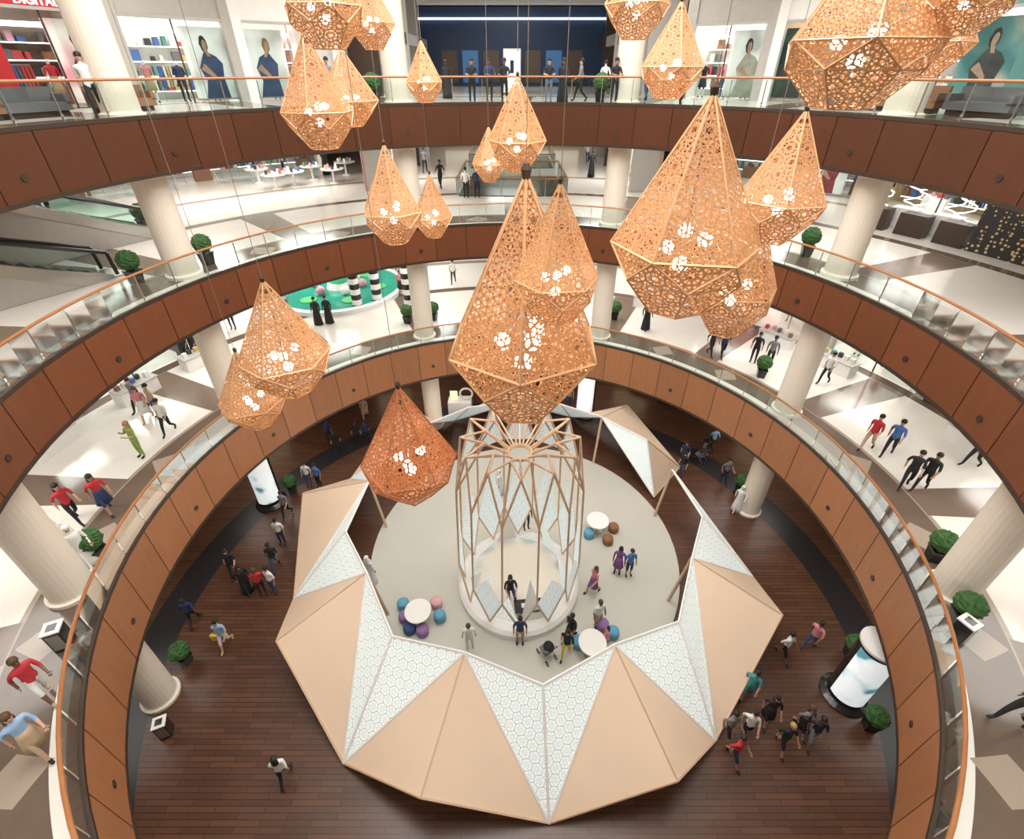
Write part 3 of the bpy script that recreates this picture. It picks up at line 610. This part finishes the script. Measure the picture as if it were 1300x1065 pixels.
for k in range(5):
    b.pbox(22.3+k%2,25+k*2.2,ZB,(1.2,.7,1.0),WHITE if k%2 else DARK)
    t=rad(25+k*2.2)
    for q in range(14):
        w0,w1=q*.5,(q+1)*.5; r0=22.3+k%2
        def sw(w): return (r0*math.cos(t)+.35*math.cos(w*2),r0*math.sin(t)+.35*math.sin(w*2),ZB+1.05+w*.22)
        b.tube(sw(w0),sw(w1),.03,LBOX,n=5)
b.build('spiral_light_display')
def escalator(loc,rz):
    b=MB(); n=14; sm=pm('step_metal',(.035,.035,.038),.4,.2); se=pm('step_edge',(.35,.33,.28),.5)
    for k in range(n): b.box((0,k*.42,.1+k*.2),(1.0,.44,.2+.02),sm); b.box((0,k*.42-.21,.2+k*.2),(1.0,.02,.03),se)
    for s in(-.62,.62):
        b.poly(((s,-.6,0),(s,n*.42,n*.2-.2),(s,n*.42,n*.2+.7),(s,-.6,.95)),GLASS)
        b.box((s,n*.21-.2,n*.1-.02),(.24,n*.465+.3,.4),STEEL,rx=math.atan2(.2,.42)); b.tube((s,-.7,.95),(s,n*.42,n*.2+.75),.07,BLACK); b.tube((s,-.7,.95),(s,-.75,.1),.07,BLACK)
        b.poly(((s*1.15,-.6,0.01),(s*1.15,n*.42,0.01),(s*1.15,n*.42,n*.2),(s*1.15,-.6,.15)),GRY)
    b.box((0,n*.42+1.0,n*.1),(1.6,2.0,n*.2),GRY); b.box((0,-.5,.03),(1.3,1.0,.05),STEEL)
    b.build('escalator',loc,rz)
escalator((-17.6,11.0,ZB),rad(150)); escalator((-19.3,11.9,ZB),rad(150)); escalator((-16.3,5.0,ZB),rad(150))
wcol=pm('pond_water',(.03,.28,.2),.08,noise=.3,nscale=2)
p=floor_pt(432,368,ZC); b=MB(); b.lathe([(4.6,0),(4.6,.3),(4.3,.34),(4.3,.2),(.01,.2)],WHITE,40); b.lathe([(.01,.21),(4.28,.21),(4.28,.24),(.01,.24)],wcol,40)
for k in range(6):
    t=k*1.05; x,y=2.8*math.cos(t),2.8*math.sin(t); b.lathe([(.02,.25),(.55,.25),(.55,.3),(.02,.3)],pm('lily_pad',(.08,.45,.15),.5),12,(x,y,0))
    b.ball((x*.6,y*.6,.55),.32,WHITE if k%2 else GOODS[6],12,8)
for k in range(5): b.lathe([(.9-k*.18,.25+k*.5),(.75-k*.15,.7+k*.5)],pm('green_cone',(.05,.5,.3),.5) if k%2 else WHITE,16)
b.build('play_pond',(p[0],p[1],ZC))
for q in ((480,385),(520,392),(455,392)):
    p=floor_pt(q[0],q[1],ZC); p=clear(clampr(p,15),1.4); b=MB()
    for k in range(10): b.lathe([(.32,k*.36),(.32,k*.36+.36)],WHITE if k%2 else BLACK,16)
    b.build('striped_post',(p[0],p[1],ZC))
for px,py in ((330,232),(352,240),(375,236),(398,228),(425,232),(345,215),(385,212),(440,222)):
    p=floor_pt(px,py,ZB); b=MB(); b.lathe([(.3,0),(.3,.04),(.08,.06),(.08,.85),(.75,.88),(.8,.95),(.05,.95)],WHITE,18)
    for k in range(5): b.box((.45*math.cos(k*1.26),.45*math.sin(k*1.26),1.08),(.14,.14,.26),random.choice(GOODS))
    b.build('display_table',(p[0],p[1],ZB))
for a in (-2,8,28,38,48,62,150,160,172):
    b=MB(); b.box((0,0,.35),(1.8,.8,.7),WHITE); b.box((0,0,.72),(1.9,.9,.04),GRY)
    for k in range(5): b.box((-.7+k*.35,random.uniform(-.2,.2),.86),(.18,.18,.24),random.choice(GOODS))
    b.build('display_counter',(19.4*math.cos(rad(a)),19.4*math.sin(rad(a)),ZC),rad(a)+1.57)
# ---------------------------------------------------------------- visitors
def who(px,py,z,yaw,pose,outfit,top,bot,hair='black',hs='short',h=1.84,kind=None,rmin=0):
    p=floor_pt(px,py,z)
    if z>1: p=clear(clampr(p,13.45),.9)
    person(p[0],p[1],z,yaw,pose,outfit,top,bot,hair,hs,h,kind=kind or ('woman' if hs=='long' or outfit=='dress' else 'man'))
G=ZG
for a in [(250,792,G,20,'walk','pants','navy','black'),(290,820,G,190,'walk','shorts','sky','white'),(300,730,G,200,'walk','pants','black','black'),(316,750,G,230,'walk','robe','black','black','black','long'),(335,754,G,200,'stand','pants','red','black','brown','long'),(350,752,G,160,'stand','pants','white','jeans'),
 (430,575,G,30,'stand','pants','black','black'),(420,562,G,200,'walk','pants','navy','black'),(394,617,G,180,'stand','pants','white','jeans'),(407,619,G,160,'stand','pants','blue','black'),(366,655,G,180,'walk','pants','grey','black'),(360,690,G,180,'stand','pants','white','navy'),(352,722,G,200,'walk','pants','black','jeans'),
 (455,564,G,10,'stand','pants','black','black'),(467,562,G,40,'stand','pants','navy','black'),(465,532,G,190,'walk','dress','tan','tan','brown','long'),(866,590,G,150,'walk','pants','navy','black'),(864,604,G,120,'stand','pants','black','jeans'),(893,577,G,30,'walk','pants','black','grey'),(902,572,G,10,'walk','pants','sky','black'),(934,648,G,150,'walk','robe','white','white','white','veil'),(918,612,G,200,'walk','pants','grey','black'),
 (990,835,G,210,'walk','shorts','white','black'),(1025,822,G,120,'walk','pants','pink','jeans'),(946,884,G,140,'walk','shorts','teal','teal'),(970,915,G,170,'walk','dress','black','black','black','long'),(920,935,G,200,'walk','shorts','grey','black'),(943,934,G,160,'walk','pants','white','black'),(988,950,G,190,'walk','shorts','black','black','blonde'),(1012,928,G,200,'walk','dress','grey','black','brown','long'),(1025,942,G,170,'walk','shorts','black','grey'),(928,965,G,210,'walk','shorts','red','navy'),(365,990,G,20,'walk','pants','white','black','black','long'),(706,517,G,180,'stand','pants','grey','black'),(722,517,G,170,'stand','pants','tan','jeans'),(573,472,G,180,'stand','pants','black','black')]:
    who(*a)
F2=.08
for a in [(473,738,F2,330,'stand','robe','white','white','white','veil'),(783,727,F2,160,'stand','dress','purple','purple','black','long'),(797,730,F2,190,'stand','shorts','blue','navy'),(752,752,F2,120,'walk','dress','pink','purple','brown','long'),(660,816,F2,180,'stand','shorts','navy','tan'),(597,824,F2,10,'stand','pants','white','white','brown'),(718,832,F2,160,'walk','pants','black','yellow','black','long'),(723,812,F2,140,'walk','pants','black','black'),(622,626,F2,100,'stand','robe','white','white','white','veil'),(634,627,F2,250,'stand','robe','white','white','white','veil'),(768,818,F2,100,'stand','dress','pink','pink','black','long',1.3),(758,795,F2,200,'stand','pants','white','tan','brown')]:
    who(*a)
who(668,671,.58,200,'stand','pants','black','black'); who(648,757,.58,190,'sit','pants','black','navy','black','long')
C=ZC
for a in [(182,580,C,160,'phone','pants','green','green','blonde','long'),(190,534,C,200,'walk','dress','pink','white','brown','long'),(181,522,C,170,'walk','pants','grey','black'),(217,550,C,190,'walk','pants','white','black'),(203,530,C,150,'stand','pants','tan','jeans'),(102,662,C,250,'walk','pants','red','black','black','long'),(142,650,C,240,'walk','dress','red','navy','black','long'),(66,885,C,250,'walk','shorts','red','white','brown'),(78,945,C,250,'walk','dress','sky','tan','brown','long'),(115,722,C,240,'walk','robe','white','white','white','veil'),(95,708,C,240,'walk','robe','white','white','white','veil'),(240,459,C,200,'walk','pants','black','black'),(252,454,C,190,'walk','robe','black','black'),(232,448,C,190,'stand','pants','navy','black'),(297,418,C,190,'stand','pants','black','black'),(405,412,C,180,'stand','robe','black','black'),(419,410,C,180,'stand','robe','black','black'),
 (1098,571,C,120,'walk','shorts','red','tan'),(1124,578,C,130,'walk','pants','blue','black'),(1145,619,C,140,'walk','pants','black','black'),(1165,622,C,120,'walk','pants','black','black'),(1230,592,C,100,'walk','pants','navy','black'),(1278,918,C,90,'walk','pants','black','black'),(955,460,C,150,'stand','pants','black','black'),(974,465,C,150,'stand','pants','grey','black'),(900,452,C,200,'walk','pants','black','black'),(915,454,C,180,'walk','pants','navy','black'),(819,418,C,180,'walk','robe','black','black'),(1044,487,C,120,'walk','pants','white','black'),(576,360,C,180,'walk','pants','white','black'),(505,345,C,180,'stand','pants','navy','black'),(515,352,C,180,'stand','pants','black','black'),(510,375,C,150,'stand','dress','pink','black','brown','long'),(350,388,C,90,'stand','pants','grey','black'),(365,398,C,200,'stand','pants','white','jeans'),(1170,500,C,100,'stand','pants','black','black'),(1190,520,C,220,'stand','pants','white','black')]:
    who(*a)
for a in [(84,308,ZB,200,'walk','pants','red','black'),(62,287,ZB,200,'stand','pants','navy','black'),(592,252,ZB,0,'stand','pants','white','black'),(606,252,ZB,0,'stand','pants','navy','black'),(560,240,ZB,30,'walk','pants','black','black'),(540,220,ZB,0,'walk','pants','grey','black'),(415,222,ZB,0,'walk','robe','black','black'),(745,208,ZB,180,'walk','pants','white','jeans'),(310,205,ZB,180,'stand','pants','black','black'),(362,222,ZB,100,'stand','pants','white','black'),(750,225,ZB,20,'walk','robe','black','black'),(800,240,ZB,20,'walk','pants','white','black'),(1120,262,ZB,90,'stand','pants','black','black')]:
    who(*a)
for px,top,bot,outfit,hs,yaw,rr in [(613,'black','black','pants','short',180,13.4),(629,'navy','black','pants','short',200,13.4),(643,'black','black','pants','short',170,13.4),(684,'black','grey','pants','short',180,13.4),(697,'black','black','robe','long',160,13.6),(713,'grey','black','pants','short',90,14.5),(745,'black','black','pants','short',190,13.4),(808,'navy','black','pants','short',180,13.6),(260,'white','black','pants','short',210,14.0),(270,'pink','black','dress','long',230,14.2),(482,'grey','black','pants','short',180,13.4),(22,'white','black','pants','short',250,18.5),(128,'black','navy','pants','short',200,18.2),(775,'white','jeans','pants','short',10,16.5),(590,'black','black','robe','long',10,18),(735,'white','black','pants','short',10,19),(940,'black','black','pants','short',120,16),(980,'white','jeans','pants','short',140,18)]:
    t=(px-650)/F*1.0/ (cp+.02); dx=t; A=1+dx*dx; Bq=2*CY; Cq=CY*CY-rr*rr
    s=(-Bq+math.sqrt(Bq*Bq-4*A*Cq))/(2*A); person(dx*s,CY+s,ZA,yaw,'rail' if rr==13.4 else 'walk',outfit,top,bot,'black',hs,1.78,kind='woman' if hs=='long' else 'man')
def stroller(px,py,z):
    b=MB()
    for x in(-.22,.22):
        for y in(-.3,.3):
            for k in range(10):
                t0,t1=k*.6283,(k+1)*.6283; b.tube((x,y+.1*math.cos(t0),.1+.1*math.sin(t0)),(x,y+.1*math.cos(t1),.1+.1*math.sin(t1)),.018,BLACK,n=5)
        b.tube((x,.3,.1),(x,-.35,1.0),.015,STEEL); b.tube((x,-.3,.1),(x,.2,.6),.015,STEEL)
    b.tube((-.22,-.35,1.0),(.22,-.35,1.0),.02,BLACK); b.box((0,.05,.42),(.4,.45,.06),CL['grey']); b.box((0,-.15,.62),(.4,.06,.45),CL['grey'],rx=.25)
    b.ball((0,-.08,.8),.26,CL['black'],12,6,(.85,.9,.6)); p=floor_pt(px,py,z); b.build('stroller',(p[0],p[1],z),.6)
stroller(694,832,F2); stroller(888,584,0)
p=floor_pt(278,812,0); b=MB(); b.box((0,0,.17),(.34,.12,.34),CL['yellow']); 
for s in(-.05,.05): b.tube((-.08,s,.34),(-.05,s,.46),.008,CL['yellow']); b.tube((.08,s,.34),(.05,s,.46),.008,CL['yellow']); b.tube((-.05,s,.46),(.05,s,.46),.008,CL['yellow'])
b.build('shopping_bag',(p[0]-.1,p[1],0))
# ---------------------------------------------------------------- lights
def area(loc,size,power,col,name='ceiling_fill'):
    l=bpy.data.lights.new(name,'AREA'); l.shape='DISK'; l.size=size; l.energy=power; l.color=col; o=bpy.data.objects.new(name,l); bpy.context.collection.objects.link(o); o.location=loc
WC=(1,.97,.92)
area((0,0,29.8),20,7900,(1,.975,.93),'overhead_fill')  # unseen fill lamp added below the closed roof to light the atrium
for zc_,pw,rr in ((24.9,270,17.5),(16.95,200,17.5),(11.45,245,17.5),(4.25,90,16.5)):
    for a in range(-50,231,40): area((rr*math.cos(rad(a)),rr*math.sin(rad(a)),zc_),5,pw*1.4,WC)  # unseen area lamps added under the ceilings, where the slabs block overhead light
for zc_,pw,rr,sz in ((24.4,430,23.3,3),(16.95,380,26,4),(11.45,400,24.5,4)):
    for a in (8,30,50,60 if zc_>20 else 74,106,124,138,152,166): area((rr*math.cos(rad(a)),rr*math.sin(rad(a)),zc_),sz,pw,WC)  # more unseen lamps, added to brighten the shop interiors
for zc_ in (24.9,16.95): area((0,36,zc_),5,300,WC)  # added fill for the far corridors, out of view
w=bpy.data.worlds.new('world'); scene.world=w; w.use_nodes=True; w.node_tree.nodes['Background'].inputs[0].default_value=(.9,.9,1,1); w.node_tree.nodes['Background'].inputs[1].default_value=.3
# ---------------------------------------------------------------- camera
cam=bpy.data.cameras.new('camera');co=bpy.data.objects.new('camera',cam);bpy.context.collection.objects.link(co)
co.location=(0,CY,CZ);co.rotation_euler=(math.pi/2-P,0,0);cam.lens=36*F/1300;cam.sensor_width=36;cam.shift_y=-45/1300;cam.clip_start=.05;cam.clip_end=300
scene.camera=co
scene.view_settings.view_transform='Standard'
print('done')
